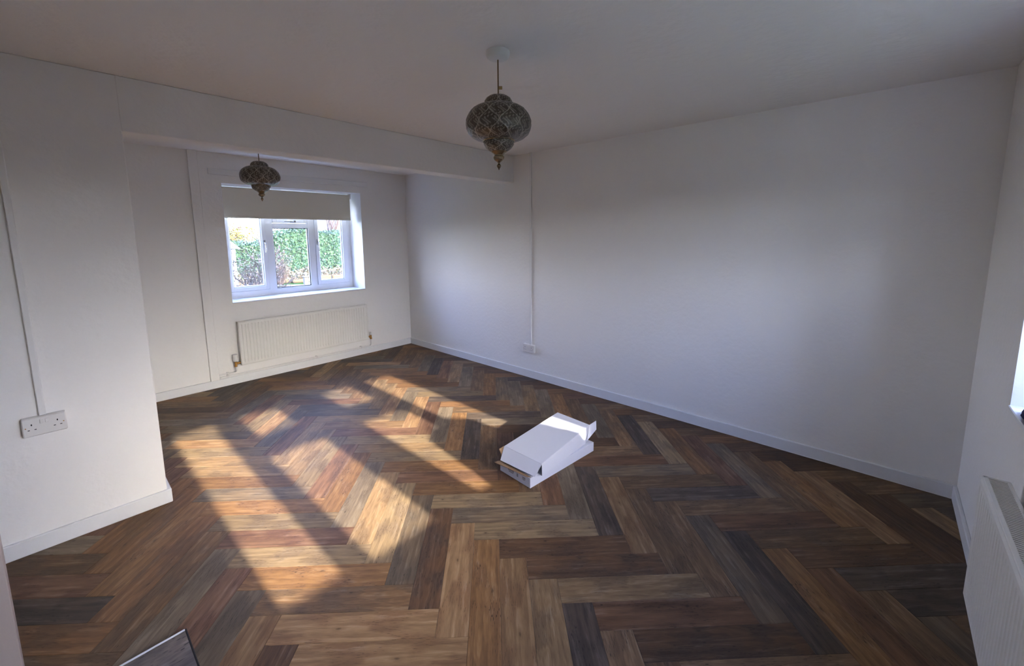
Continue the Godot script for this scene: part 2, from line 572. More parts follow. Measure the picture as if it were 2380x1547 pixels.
# top, a small bevel all round, and sides; outline in plank coordinates
func plank_mesh(loc: PackedVector2Array, flip: int, ty: int) -> ArrayMesh:
	var st := tool()
	if Geometry2D.is_polygon_clockwise(loc):
		loc.reverse()
	var sgn := 1.0 if ty == 0 else -1.0
	var n := loc.size()
	var inner := PackedVector2Array()
	var outer := PackedVector2Array()
	for i in n:
		var p := loc[i]
		var d0 := (p - loc[(i + n - 1) % n]).normalized()
		var d1 := (loc[(i + 1) % n] - p).normalized()
		var n0 := Vector2(-d0.y, d0.x)
		var n1 := Vector2(-d1.y, d1.x)
		var bis := (n0 + n1) / maxf(0.35, 1.0 + n0.dot(n1))
		outer.append(p + bis * 0.0004)
		inner.append(p + bis * 0.0013)
	var uv := func(p: Vector2) -> Vector2:
		var u := p.x / PLANK_L
		var v := p.y / PLANK_W
		return Vector2(1.0 - u if flip & 1 else u, 1.0 - v if flip & 2 else v)
	var put := func(p: Vector2, y: float) -> Vector3:
		return Vector3(p.x, y, p.y * sgn)
	var tri := Geometry2D.triangulate_polygon(inner)
	for t in range(0, tri.size(), 3):
		var pts := []
		var uvs := []
		for e in 3:
			pts.append(put.call(inner[tri[t + e]], 0.0))
			uvs.append(uv.call(inner[tri[t + e]]))
		face(st, pts, Vector3.UP, uvs)
	for i in n:
		var j := (i + 1) % n
		var d := (outer[j] - outer[i]).normalized()
		var out: Vector3 = put.call(Vector2(d.y, -d.x), 0.0)
		face(st, [put.call(inner[i], 0.0), put.call(inner[j], 0.0), put.call(outer[j], -0.0007), put.call(outer[i], -0.0007)], out + Vector3.UP, [uv.call(inner[i]), uv.call(inner[j]), uv.call(outer[j]), uv.call(outer[i])])
		face(st, [put.call(outer[i], -0.0007), put.call(outer[j], -0.0007), put.call(outer[j], -0.004), put.call(outer[i], -0.004)], out, [uv.call(outer[i]), uv.call(outer[j]), uv.call(outer[j]), uv.call(outer[i])])
	st.generate_tangents()
	return st.commit()

# ------------------------------------------------------------------ windows

# a box given by x, y and the depth d behind the inner face of a frame at z = zf (s = which way is out)
func wbox(st: SurfaceTool, x0: float, x1: float, y0: float, y1: float, d0: float, d1: float, zf: float, s: float, c := 0.003) -> void:
	var za := zf + s * d0
	var zb := zf + s * d1
	box(st, Vector3(x0, y0, minf(za, zb)), Vector3(x1, y1, maxf(za, zb)), c)

func pane(parent: Node, x0: float, x1: float, y0: float, y1: float, zf: float, s: float) -> void:
	var st := tool()
	wbox(st, x0 - 0.008, x1 + 0.008, y0 - 0.008, y1 + 0.008, 0.028, 0.032, zf, s, 0.0)
	part("glass_pane", st, glass, parent)

func gasket(parent: Node, x0: float, x1: float, y0: float, y1: float, zf: float, s: float) -> void:
	var st := tool()
	var g := 0.007
	wbox(st, x0, x0 + g, y0, y1, 0.012, 0.027, zf, s, 0.0)
	wbox(st, x1 - g, x1, y0, y1, 0.012, 0.027, zf, s, 0.0)
	wbox(st, x0, x1, y0, y0 + g, 0.012, 0.027, zf, s, 0.0)
	wbox(st, x0, x1, y1 - g, y1, 0.012, 0.027, zf, s, 0.0)
	part("gasket", st, black, parent)

# o: outer edges, g: glass edges, both [x0, x1, y0, y1]
func sash(parent: Node, o: Array, g: Array, zf: float, s: float, handle_x: float, handle_y: float, flat := false) -> void:
	var st := tool()
	wbox(st, o[0], g[0], o[2], o[3], -0.014, 0.05, zf, s, 0.004)
	wbox(st, g[1], o[1], o[2], o[3], -0.014, 0.05, zf, s, 0.004)
	wbox(st, g[0] - 0.004, g[1] + 0.004, o[2], g[2], -0.014, 0.05, zf, s, 0.004)
	wbox(st, g[0] - 0.004, g[1] + 0.004, g[3], o[3], -0.014, 0.05, zf, s, 0.004)
	var sa := part("sash", st, pvc, parent)
	st = tool()
	var b := 0.012
	wbox(st, g[0], g[0] + b, g[2], g[3], 0.004, 0.027, zf, s, 0.003)
	wbox(st, g[1] - b, g[1], g[2], g[3], 0.004, 0.027, zf, s, 0.003)
	wbox(st, g[0], g[1], g[2], g[2] + b, 0.004, 0.027, zf, s, 0.003)
	wbox(st, g[0], g[1], g[3] - b, g[3], 0.004, 0.027, zf, s, 0.003)
	part("glazing_bead", st, pvc, sa)
	pane(sa, g[0], g[1], g[2], g[3], zf, s)
	# espagnolette handle: rose, neck and lever
	var z0 := zf - s * 0.014
	var steel := mat(Color(0.75, 0.75, 0.76), 0.25, 0.9)
	st = tool()
	if flat:
		box(st, Vector3(handle_x - 0.035, handle_y - 0.012, minf(z0, z0 - s * 0.012)), Vector3(handle_x + 0.035, handle_y + 0.012, maxf(z0, z0 - s * 0.012)), 0.003)
		tube(st, [Vector3(handle_x, handle_y, z0), Vector3(handle_x, handle_y, z0 - s * 0.035), Vector3(handle_x - 0.015, handle_y, z0 - s * 0.042), Vector3(handle_x - 0.11, handle_y, z0 - s * 0.042)], 0.008, 0.007)
	else:
		box(st, Vector3(handle_x - 0.012, handle_y - 0.035, minf(z0, z0 - s * 0.012)), Vector3(handle_x + 0.012, handle_y + 0.035, maxf(z0, z0 - s * 0.012)), 0.003)
		tube(st, [Vector3(handle_x, handle_y, z0), Vector3(handle_x, handle_y, z0 - s * 0.035), Vector3(handle_x, handle_y - 0.015, z0 - s * 0.042), Vector3(handle_x, handle_y - 0.11, z0 - s * 0.042)], 0.008, 0.007)
	part("handle", st, steel, sa)

func blind(called: String, label: String, x0: float, x1: float, z: float, s: float, bottom: float) -> void:
	var fabric := mat(Color(0.86, 0.83, 0.75), 0.9)
	fabric.backlight_enabled = true
	fabric.backlight = Color(0.12, 0.115, 0.1)
	bumpy(fabric, 0.25, 0.15, 0.05, 31)
	var t := thing(called, label, "blind", Vector3((x0 + x1) / 2, WY1, z))
	var w := (x1 - x0) / 2
	var st := tool()
	tube(st, [Vector3(-w + 0.012, -0.036, 0), Vector3(w - 0.012, -0.036, 0)], 0.023, 0.023, 20)
	part("roller", st, fabric, t)
	st = tool()
	box(st, Vector3(-w + 0.014, bottom - WY1, -s * 0.0225 - 0.0006), Vector3(w - 0.014, -0.036, -s * 0.0225 + 0.0006))
	part("fabric", st, fabric, t)
	st = tool()
	box(st, Vector3(-w + 0.014, bottom - WY1 - 0.022, -s * 0.0225 - 0.004), Vector3(w - 0.014, bottom - WY1, -s * 0.0225 + 0.004), 0.003)
	part("bottom_bar", st, fabric, t)
	for e in [-1.0, 1.0]:
		st = tool()
		box(st, Vector3(e * w - 0.012 if e > 0 else -w, -0.066, -0.03), Vector3(e * w if e > 0 else -w + 0.012, 0.0, 0.03), 0.002)
		part("bracket", st, plastic, t)
	st = tool()
	tube(st, [Vector3(w - 0.006, -0.066, s * 0.014), Vector3(w - 0.005, -0.75, s * 0.012)], 0.0022, 0.0022, 6)
	part("pull_cord", st, plastic, t)

func build_window_one() -> void:
	var w := structure("window_1", "white plastic three-light window over the far radiator")
	var zf := -0.32
	var s := -1.0
	var st := tool()
	wbox(st, WX0, WX0 + 0.05, WY0, WY1, 0, 0.065, zf, s)
	wbox(st, WX1 - 0.05, WX1, WY0, WY1, 0, 0.065, zf, s)
	wbox(st, WX0 + 0.046, WX1 - 0.046, WY0, 0.946, 0, 0.065, zf, s)
	wbox(st, WX0 + 0.046, WX1 - 0.046, 2.05, WY1, 0, 0.065, zf, s)
	part("frame", st, pvc, w)
	for x in [[-1.725, -1.645], [-1.24, -1.16]]:
		st = tool()
		wbox(st, x[0], x[1], 0.94, 2.056, 0.0, 0.065, zf, s)
		part("mullion", st, pvc, w)
	st = tool()
	wbox(st, -1.649, -1.236, 1.663, 1.722, 0.0, 0.065, zf, s)
	part("transom", st, pvc, w)
	sash(w, [-2.146, -1.727, 0.948, 2.048], [-2.097, -1.771, 0.993, 2.0], zf, s, -1.749, 1.49)
	sash(w, [-1.158, -0.736, 0.948, 2.048], [-1.119, -0.803, 0.993, 2.0], zf, s, -1.139, 1.49)
	sash(w, [-1.643, -1.242, 1.724, 2.048], [-1.598, -1.287, 1.79, 2.0], zf, s, -1.42, 1.745, true)
	gasket(w, -1.645, -1.24, 0.946, 1.663, zf, s)
	pane(w, -1.645, -1.24, 0.946, 1.663, zf, s)
	st = tool()
	box(st, Vector3(WX0 + 0.001, WY0 - 0.012, zf), Vector3(WX1 - 0.001, WY0 + 0.004, 0.004), 0.003)
	part("window_sill", st, gloss_paint, w)
	blind("roller_blind", "beige roller blind half lowered over the far window", -2.188, -0.727, -0.2, -1.0, 1.787)

func build_window_two() -> void:
	var w := structure("window_2", "wide white plastic window in the near wall")
	var zf := NEAR_Z + 0.31
	var s := 1.0
	var y0 := 0.862
	var st := tool()
	wbox(st, VX0, VX0 + 0.045, y0, WY1, 0, 0.065, zf, s)
	wbox(st, VX1 - 0.045, VX1, y0, WY1, 0, 0.065, zf, s)
	wbox(st, VX0 + 0.041, VX1 - 0.041, y0, 0.946, 0, 0.065, zf, s)
	wbox(st, VX0 + 0.041, VX1 - 0.041, 2.05, WY1, 0, 0.065, zf, s)
	part("frame", st, pvc, w)
	for x in [[-2.625, -2.54], [-2.145, -1.825], [-1.43, -1.355]]:
		st = tool()
		wbox(st, x[0], x[1], 0.94, 2.056, 0.0, 0.065, zf, s)
		part("mullion", st, pvc, w)
	for x in [[-2.544, -2.141], [-1.829, -1.426]]:
		st = tool()
		wbox(st, x[0], x[1], 1.575, 1.66, 0.0, 0.065, zf, s)
		part("transom", st, pvc, w)
	sash(w, [-2.998, -2.627, 0.948, 2.048], [-2.955, -2.67, 0.993, 2.0], zf, s, -2.65, 1.47)
	sash(w, [-1.353, -0.947, 0.948, 2.048], [-1.31, -0.988, 0.993, 2.0], zf, s, -1.33, 1.47)
	for x in [[-2.538, -2.147], [-1.823, -1.432]]:
		sash(w, [x[0], x[1], 1.662, 2.048], [x[0] + 0.045, x[1] - 0.035, 1.72, 2.0], zf, s, x[0] + 0.2, 1.69, true)
		gasket(w, x[0], x[1], 0.946, 1.575, zf, s)
		pane(w, x[0], x[1], 0.946, 1.575, zf, s)
	st = tool()
	box(st, Vector3(VX0 + 0.001, y0 - 0.014, NEAR_Z - 0.006), Vector3(VX1 - 0.001, y0 + 0.004, zf), 0.003)
	part("window_sill", st, gloss_paint, w)
	blind("roller_blind", "beige roller blind rolled up in the near window", VX0 + 0.01, VX1 - 0.01, NEAR_Z + 0.2, 1.0, 1.89)

# ------------------------------------------------------------------ radiators and pipes

# front pressed into upright flutes; u runs along x, the panel faces s along z
func fluted_panel(st: SurfaceTool, x0: float, x1: float, y0: float, y1: float, z: float, s: float, flutes: int) -> void:
	var rows := [y0, y0 + 0.012, y0 + 0.03, y0 + 0.042, y1 - 0.042, y1 - 0.03, y1 - 0.012, y1]
	var deep := [0.006, 0.0, 0.0, 1.0, 1.0, 0.0, 0.0, 0.006]
	var per := 8
	var cols := flutes * per
	var m0 := x0 + 0.028
	var m1 := x1 - 0.028
	var grid := []
	for j in rows.size():
		var line := []
		for i in range(-2, cols + 3):
			var x := lerpf(m0, m1, clampf(float(i) / cols, 0.0, 1.0))
			var d := 0.0
			if i == -2:
				x = x0
				d = 0.004
			elif i == cols + 2:
				x = x1
				d = 0.004
			elif i == -1:
				x = x0 + 0.008
			elif i == cols + 1:
				x = x1 - 0.008
			else:
				var ph := fposmod(float(i), per) / per
				d = 0.009 * pow(maxf(0.0, cos(TAU * ph)), 1.5) * (deep[j] if deep[j] == 1.0 else 0.0)
			if deep[j] == 0.006:
				d = maxf(d, 0.005)
			line.append(Vector3(x, rows[j], z - s * d))
		grid.append(line)
	for j in grid.size() - 1:
		for i in (grid[0] as Array).size() - 1:
			face(st, [grid[j][i], grid[j][i + 1], grid[j + 1][i + 1], grid[j + 1][i]], Vector3(0, 0, s))

func radiator(label: String, x0: float, x1: float, y0: float, y1: float, wall: float, s: float, grille: bool) -> Node3D:
	var t := thing("radiator", label, "radiator", Vector3(0, 0, 0))
	var zf := wall + s * 0.1
	var st := tool()
	fluted_panel(st, x0, x1, y0, y1, zf, s, 44)
	part("front_panel", st, radiator_paint, t)
	st = tool()
	var za := wall + s * 0.03
	box(st, Vector3(x0 + 0.004, y0 + 0.006, minf(za, za + s * 0.012)), Vector3(x1 - 0.004, y1 - 0.006, maxf(za, za + s * 0.012)), 0.003)
	var zb := zf - s * 0.014
	box(st, Vector3(x0 + 0.003, y0 + 0.004, minf(zb, zf - s * 0.007)), Vector3(x1 - 0.003, y1 - 0.004, maxf(zb, zf - s * 0.007)), 0.002)
	part("water_panel", st, radiator_paint, t)
	for e in [x0, x1]:
		st = tool()
		var xa: float = e if e == x0 else e - 0.004
		box(st, Vector3(xa, y0 + 0.02, minf(za, zb)), Vector3(xa + 0.004, y1 - 0.004, maxf(za, zb)), 0.001)
		part("side_cover", st, radiator_paint, t)
	if grille:
		st = tool()
		var zc := zf - s * 0.004
		var zd := wall + s * 0.028
		box(st, Vector3(x0, y1 - 0.003, minf(zc, zc - s * 0.014)), Vector3(x1, y1 + 0.006, maxf(zc, zc - s * 0.014)), 0.002)
		box(st, Vector3(x0, y1 - 0.003, minf(zd, zd + s * 0.01)), Vector3(x1, y1 + 0.006, maxf(zd, zd + s * 0.01)), 0.002)
		box(st, Vector3(x0, y1 - 0.003, minf(zc, zd)), Vector3(x0 + 0.014, y1 + 0.006, maxf(zc, zd)), 0.002)
		box(st, Vector3(x1 - 0.014, y1 - 0.003, minf(zc, zd)), Vector3(x1, y1 + 0.006, maxf(zc, zd)), 0.002)
		var gr := part("top_grille", st, radiator_paint, t)
		var bar := BoxMesh.new()
		bar.size = Vector3(0.0048, 0.004, absf(zc - zd) - 0.02)
		var n := int((x1 - x0 - 0.03) / 0.0117)
		for i in n:
			var o := part_mesh("slat", bar, radiator_paint, gr)
			o.position = Vector3(x0 + 0.02 + i * 0.0117, y1 + 0.002, (zc + zd) / 2)
	else:
		# convector fins between panel and wall side
		st = tool()
		for i in 60:
			var x := lerpf(x0 + 0.03, x1 - 0.03, i / 59.0)
			box(st, Vector3(x, y0 + 0.03, minf(za + s * 0.013, zb)), Vector3(x + 0.001, y1 - 0.03, maxf(za + s * 0.013, zb)))
		part("convector_fins", st, radiator_paint, t)
	for x in [x0 + 0.25, x1 - 0.25]:
		st = tool()
		box(st, Vector3(x - 0.015, y0 + 0.05, minf(wall + s * 0.001, za)), Vector3(x + 0.015, y1 - 0.05, maxf(wall + s * 0.001, za)), 0.001)
		part("fixing_bracket", st, radiator_paint, t)
	return t

func valve(t: Node3D, x: float, y: float, z: float, toward: float, thermostatic: bool) -> void:
	var st := tool()
	tube(st, [Vector3(x, y - 0.03, z), Vector3(x, y + 0.022, z)], 0.011, 0.011, 14)
	tube(st, [Vector3(x, y, z), Vector3(x + toward * 0.045, y, z)], 0.009, 0.009, 14)
	tube(st, [Vector3(x + toward * 0.012, y, z), Vector3(x + toward * 0.026, y, z)], 0.014, 0.014, 6)
	tube(st, [Vector3(x, y - 0.034, z), Vector3(x, y - 0.018, z)], 0.0145, 0.0145, 6)
	var v := part("valve_body", st, brass, t)
	st = tool()
	if thermostatic:
		lathe(st, [Vector2(0.0, 0.1), Vector2(0.019, 0.1), Vector2(0.023, 0.096), Vector2(0.024, 0.09), Vector2(0.024, 0.07), Vector2(0.0215, 0.066), Vector2(0.0215, 0.06), Vector2(0.0245, 0.056), Vector2(0.0245, 0.035), Vector2(0.021, 0.026), Vector2(0.014, 0.021), Vector2(0.0, 0.021)], 28, Vector3(x, y, z))
		for k in 14:
			var a := TAU * k / 14.0
			var d := Vector3(cos(a), 0, sin(a)) * 0.0242
			tube(st, [Vector3(x, y + 0.038, z) + d, Vector3(x, y + 0.054, z) + d], 0.0018, 0.0018, 5)
		part("thermostat_head", st, plastic, v)
	else:
		lathe(st, [Vector2(0.0, 0.062), Vector2(0.011, 0.061), Vector2(0.0135, 0.055), Vector2(0.0145, 0.022), Vector2(0.0, 0.022)], 20, Vector3(x, y, z))
		part("cap", st, plastic, v)

func build_radiators() -> void:
	var r := radiator("white fluted panel radiator under the far window", -2.192, -0.722, 0.205, 0.678, 0.0, 1.0, false)
	valve(r, -2.238, 0.232, 0.062, 1.0, true)
	valve(r, -0.672, 0.232, 0.062, -1.0, false)
	var r2 := radiator("white double radiator with slatted top grille at the right edge", -2.72, -1.25, 0.198, 0.678, NEAR_Z, -1.0, true)
	valve(r2, -2.765, 0.225, NEAR_Z - 0.06, 1.0, true)
	# painted pipes along the skirting to the far radiator
	var group := "white painted pipes under the far radiator"
	var p := thing("heating_pipe", "short upper white pipe running from the boxing to the thermostatic valve", "pipe", Vector3(-2.3, 0.123, 0.03), group)
	var st := tool()
	var o := p.position
	var path := [Vector3(-2.385, 0.134, 0.032), Vector3(-2.26, 0.134, 0.032), Vector3(-2.246, 0.137, 0.038), Vector3(-2.239, 0.146, 0.05), Vector3(-2.238, 0.153, 0.06), Vector3(-2.238, 0.197, 0.062)]
	var local := []
	for q in path:
		local.append((q as Vector3) - o)
	tube(st, local, 0.0078, 0.0078, 12)
	part("pipe_run", st, white_paint, p)
	st = tool()
	box(st, Vector3(-2.318, 0.124, 0.0) - o, Vector3(-2.302, 0.144, 0.044) - o, 0.002)
	part("pipe_clip", st, plastic, p)
	var p2 := thing("heating_pipe", "long lower white pipe running along the skirting to the far valve", "pipe", Vector3(-1.5, 0.1, 0.03), group)
	o = p2.position
	path = [Vector3(-2.385, 0.106, 0.034), Vector3(-1.6, 0.107, 0.034), Vector3(-0.69, 0.106, 0.034), Vector3(-0.676, 0.109, 0.04), Vector3(-0.672, 0.12, 0.055), Vector3(-0.672, 0.197, 0.062)]
	local = []
	for q in path:
		local.append((q as Vector3) - o)
	st = tool()
	tube(st, local, 0.0078, 0.0078, 12)
	part("pipe_run", st, white_paint, p2)
	for x in [-2.31, -1.38, -0.8]:
		st = tool()
		box(st, Vector3(x - 0.008, 0.0965, 0.0) - o, Vector3(x + 0.008, 0.117, 0.044) - o, 0.002)
		part("pipe_clip", st, plastic, p2)

# ------------------------------------------------------------------ pendant lamps

func smooth_profile(keys: Array, steps: int) -> Array:
	var out := []
	for i in keys.size() - 1:
		var a: Vector2 = keys[maxi(i - 1, 0)]
		var b: Vector2 = keys[i]
		var c: Vector2 = keys[i + 1]
		var d: Vector2 = keys[mini(i + 2, keys.size() - 1)]
		for k in steps:
			var t := float(k) / steps
			out.append(b.cubic_interpolate(c, a, d, t))
	out.append(keys[-1])
	return out

# stamped sheet metal: bright raised ribs that meet in pointed ovals, darker-coloured ground with leaf sprays, small piercings
func pierced(profile: Array, seg: int, ribs: int, waves: float, phase: float) -> ArrayMesh:
	var st := tool()
	st.set_smooth_group(0)
	var n := profile.size()
	var lengths := [0.0]
	for i in range(1, n):
		lengths.append(lengths[-1] + (profile[i] as Vector2).distance_to(profile[i - 1]))
	var total: float = lengths[-1]
	var gap := TAU / ribs
	# distance to the nearest rib, and place inside the oval (across, along)
	var rib := func(ang: float, s: float, r: float) -> Vector3:
		var k := roundf(ang / gap)
		var best := 9.0
		var side := 0.0
		for q in [k - 1.0, k, k + 1.0]:
			var sign_k := 1.0 if posmod(int(q), 2) == 0 else -1.0
			var at: float = q * gap + sign_k * gap * 0.46 * cos(TAU * waves * s + phase)
			if absf(ang - at) < best:
				best = absf(ang - at)
				side = ang - at
		return Vector3(best * r, side / gap, s * waves)
	var pts := []
	var tone := []
	for i in n:
		var p: Vector2 = profile[i]
		var ring := []
		var shade := []
		for k in seg:
			var ang := TAU * k / seg
			var d: Vector3 = rib.call(ang, lengths[i] / total, p.x)
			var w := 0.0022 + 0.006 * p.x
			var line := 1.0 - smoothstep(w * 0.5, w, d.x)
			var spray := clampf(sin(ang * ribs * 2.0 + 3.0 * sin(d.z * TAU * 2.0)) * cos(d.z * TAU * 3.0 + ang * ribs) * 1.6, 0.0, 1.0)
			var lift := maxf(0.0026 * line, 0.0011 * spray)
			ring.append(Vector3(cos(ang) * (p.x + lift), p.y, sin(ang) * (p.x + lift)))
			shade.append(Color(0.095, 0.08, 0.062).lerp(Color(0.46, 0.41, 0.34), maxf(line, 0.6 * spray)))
		pts.append(ring)
		tone.append(shade)
	for i in n - 1:
		for k in seg:
			var k1 := (k + 1) % seg
			var r: float = ((profile[i] as Vector2).x + (profile[i + 1] as Vector2).x) / 2
			var d: Vector3 = rib.call(TAU * (k + 0.5) / seg, (lengths[i] + lengths[i + 1]) / 2 / total, r)
			if r > 0.03 and i > 1 and i < n - 3 and d.x > 0.005 and (i % 5 == 2) and (k % 7 == 3):
				continue
			for v in [[i, k], [i, k1], [i + 1, k1], [i, k], [i + 1, k1], [i + 1, k]]:
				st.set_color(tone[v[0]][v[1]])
				st.add_vertex(pts[v[0]][v[1]])
	st.generate_normals()
	return st.commit()

func build_lamps() -> void:
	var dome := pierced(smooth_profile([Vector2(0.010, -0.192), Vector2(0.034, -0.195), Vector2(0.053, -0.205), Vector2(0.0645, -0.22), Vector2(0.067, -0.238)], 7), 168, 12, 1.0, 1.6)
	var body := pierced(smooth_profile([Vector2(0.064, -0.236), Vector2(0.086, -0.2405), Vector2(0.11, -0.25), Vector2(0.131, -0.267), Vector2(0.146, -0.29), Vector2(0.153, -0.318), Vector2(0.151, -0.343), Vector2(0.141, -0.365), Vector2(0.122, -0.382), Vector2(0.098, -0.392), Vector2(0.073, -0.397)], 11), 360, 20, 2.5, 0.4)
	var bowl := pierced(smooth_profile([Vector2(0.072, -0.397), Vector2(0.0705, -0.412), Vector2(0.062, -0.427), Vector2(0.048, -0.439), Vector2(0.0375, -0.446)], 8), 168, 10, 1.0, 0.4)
	var antique := mat(Color(0.55, 0.48, 0.38), 0.25, 0.85)
	var cord := mat(Color(0.45, 0.35, 0.2), 0.5, 0.3)
	var rose_paint := mat(Color(0.86, 0.86, 0.84), 0.4)
	var t := thing("pendant_lamp", "pierced pewter Moroccan pendant lamp hanging in the main room", "pendant lamp", Vector3(-1.954, TOP, 3.67), "pierced metal pendant lamps")
	var st := tool()
	lathe(st, [Vector2(0.0, -0.036), Vector2(0.02, -0.036), Vector2(0.042, -0.032), Vector2(0.052, -0.024), Vector2(0.055, -0.012), Vector2(0.055, 0.0)], 36)
	part("ceiling_rose", st, rose_paint, t)
	st = tool()
	tube(st, [Vector3(0, -0.03, 0), Vector3(0, -0.21, 0)], 0.0032, 0.0032, 10)
	var c := part("cord", st, cord, t)
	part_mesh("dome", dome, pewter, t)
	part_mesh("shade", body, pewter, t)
	st = tool()
	lathe(st, [Vector2(0.0735, -0.392), Vector2(0.0765, -0.395), Vector2(0.0765, -0.3985), Vector2(0.0725, -0.401)], 48)
	part("rim", st, antique, t)
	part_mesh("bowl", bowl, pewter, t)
	st = tool()
	lathe(st, smooth_profile([Vector2(0.0385, -0.444), Vector2(0.037, -0.4485), Vector2(0.027, -0.456), Vector2(0.0205, -0.464), Vector2(0.0245, -0.468), Vector2(0.026, -0.474), Vector2(0.0225, -0.484), Vector2(0.012, -0.492), Vector2(0.0058, -0.496), Vector2(0.0054, -0.503), Vector2(0.0098, -0.509), Vector2(0.0102, -0.514), Vector2(0.0062, -0.521), Vector2(0.0008, -0.532)], 4), 32)
	part("finial", st, antique, t)
	st = tool()
	lathe(st, [Vector2(0.0, -0.2), Vector2(0.014, -0.2), Vector2(0.018, -0.215), Vector2(0.018, -0.25), Vector2(0.014, -0.255)], 20)
	var h := part("lamp_holder", st, rose_paint, t)
	st = tool()
	lathe(st, [Vector2(0.013, -0.255), Vector2(0.016, -0.27), Vector2(0.027, -0.295), Vector2(0.03, -0.315), Vector2(0.026, -0.335), Vector2(0.014, -0.346), Vector2(0.0, -0.349)], 24)
	part("bulb", st, mat(Color(0.85, 0.84, 0.8), 0.3), h)
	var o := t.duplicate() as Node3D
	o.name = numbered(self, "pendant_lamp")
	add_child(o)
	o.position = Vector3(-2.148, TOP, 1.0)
	o.set_meta("label", "pierced metal pendant lamp hanging in the window alcove behind the beam")
	# small paper tag on the nearer lamp's cord only
	st = tool()
	box(st, Vector3(0.003, -0.166, -0.0006), Vector3(0.019, -0.151, 0.0006))
	var tag := part("paper_tag", st, mat(Color(0.62, 0.52, 0.34), 0.8), c)
	tag.rotation.y = -0.8

# ------------------------------------------------------------------ white cartons

func sheet(st: SurfaceTool, pts: Array, thick: float) -> void:
	var n := ((pts[1] as Vector3) - (pts[0] as Vector3)).cross((pts[2] as Vector3) - (pts[0] as Vector3)).normalized() * thick / 2
	var a := []
	var b := []
	for p in pts:
		a.append((p as Vector3) + n)
		b.append((p as Vector3) - n)
	face(st, a, n)
	face(st, b, -n)
	var mid := Vector3.ZERO
	for p in pts:
		mid += p
	mid /= pts.size()
	for i in pts.size():
		var j := (i + 1) % pts.size()
		face(st, [a[i], a[j], b[j], b[i]], ((pts[i] as Vector3) + (pts[j] as Vector3)) / 2 - mid)

func build_boxes() -> void:
	# lower carton: long axis nearly along x
	var lo := thing("carton", "white cardboard carton lying on the floor beneath another one", "box", Vector3(-1.59, 0, 3.563), "white cartons on the floor")
	lo.rotation.y = -0.0866
	var l := 0.66
	var w := 0.28
	var h := 0.068
	var st := tool()
	box(st, Vector3(0, 0.0005, -w), Vector3(l, h, 0), 0.0015)
	part("body", st, carton, lo)
	st = tool()
	sheet(st, [Vector3(0.012, h + 0.001, -0.005), Vector3(0.012, h + 0.001, -w), Vector3(-0.045, h + 0.006, -w - 0.004), Vector3(-0.012, h + 0.004, -0.07), Vector3(-0.008, h + 0.003, -0.03)], 0.003)
	part("end_flap", st, kraft, lo)
	# printed marks on the end
	var im := Image.create(280, 68, false, Image.FORMAT_RGB8)
	im.fill(Color(0.79, 0.8, 0.85))
	var ink := Color(0.22, 0.22, 0.24)
	for x in range(78, 132, 4):
		im.fill_rect(Rect2i(x, 12, 1 + (x / 4) % 3, 16), ink)
	for y in [31, 35]:
		im.fill_rect(Rect2i(84, y, 44, 2), ink)
	for y in range(16, 40, 5):
		im.fill_rect(Rect2i(160, y, 14, 3), ink)
	for x in range(214, 240, 3):
		im.fill_rect(Rect2i(x, 14, 1 + (x / 3) % 2, 14), ink)
	im.fill_rect(Rect2i(212, 31, 28, 2), ink)
	im.fill_rect(Rect2i(216, 35, 18, 2), ink)
	var pm := mat(Color.WHITE, 0.6)
	pm.albedo_texture = ImageTexture.create_from_image(im)
	st = tool()
	face(st, [Vector3(-0.0004, 0.003, -w + 0.004), Vector3(-0.0004, 0.003, -0.004), Vector3(-0.0004, h - 0.003, -0.004), Vector3(-0.0004, h - 0.003, -w + 0.004)], Vector3(-1, 0, 0), [Vector2(0, 1), Vector2(1, 1), Vector2(1, 0), Vector2(0, 0)])
	part("printed_end", st, pm, lo)
	# upper carton: opened at both ends, lid sprung up towards the far right
	var o := Vector3(-1.22, 0.069, 3.44)
	var up := thing("carton", "opened white cardboard carton with sprung lid on top of the other", "box", o, "white cartons on the floor")
	var fl := Vector3(-1.515, 0.15, 3.279) - o
	var fr := Vector3(-1.525, 0.15, 3.602) - o
	var br := Vector3(-0.939, 0.19, 3.585) - o
	var bl := Vector3(-0.916, 0.19, 3.287) - o
	var g := 0.0016
	st = tool()
	sheet(st, [fl, fr, br, bl], 0.003)
	part("lid", st, carton, up)
	st = tool()
	sheet(st, [fr, Vector3(fr.x + 0.004, g, fr.z), Vector3(br.x - 0.055, g, br.z + 0.002), br], 0.003)
	sheet(st, [fl, Vector3(fl.x + 0.004, g, fl.z), Vector3(bl.x - 0.05, g, bl.z), bl], 0.003)
	sheet(st, [Vector3(fl.x + 0.004, g, fl.z), Vector3(fr.x + 0.004, g, fr.z), Vector3(br.x - 0.055, g, br.z), Vector3(bl.x - 0.05, g, bl.z)], 0.003)
	part("tray", st, carton, up)
	st = tool()
	sheet(st, [fl + Vector3(0, -0.001, -0.002), fr + Vector3(0, -0.001, 0.0), Vector3(-1.581, 0.087, 3.594) - o, Vector3(-1.583, 0.087, 3.304) - o], 0.003)
	part("front_flap", st, carton, up)
	st = tool()
	sheet(st, [fl + Vector3(0, 0, -0.006), Vector3(fl.x + 0.004, 0.008, fl.z - 0.006), Vector3(-1.553, 0.085, 3.3) - o, Vector3(-1.55, 0.138, 3.262) - o], 0.003)
	part("side_flap", st, kraft, up)
	st = tool()
	sheet(st, [br + Vector3(0.002, 0, 0), Vector3(-0.876, 0.206, 3.602) - o, Vector3(-0.872, 0.138, 3.603) - o, Vector3(br.x - 0.04, 0.012, br.z + 0.002)], 0.003)
	part("side_flap", st, carton, up)

# ------------------------------------------------------------------ sockets and trunking

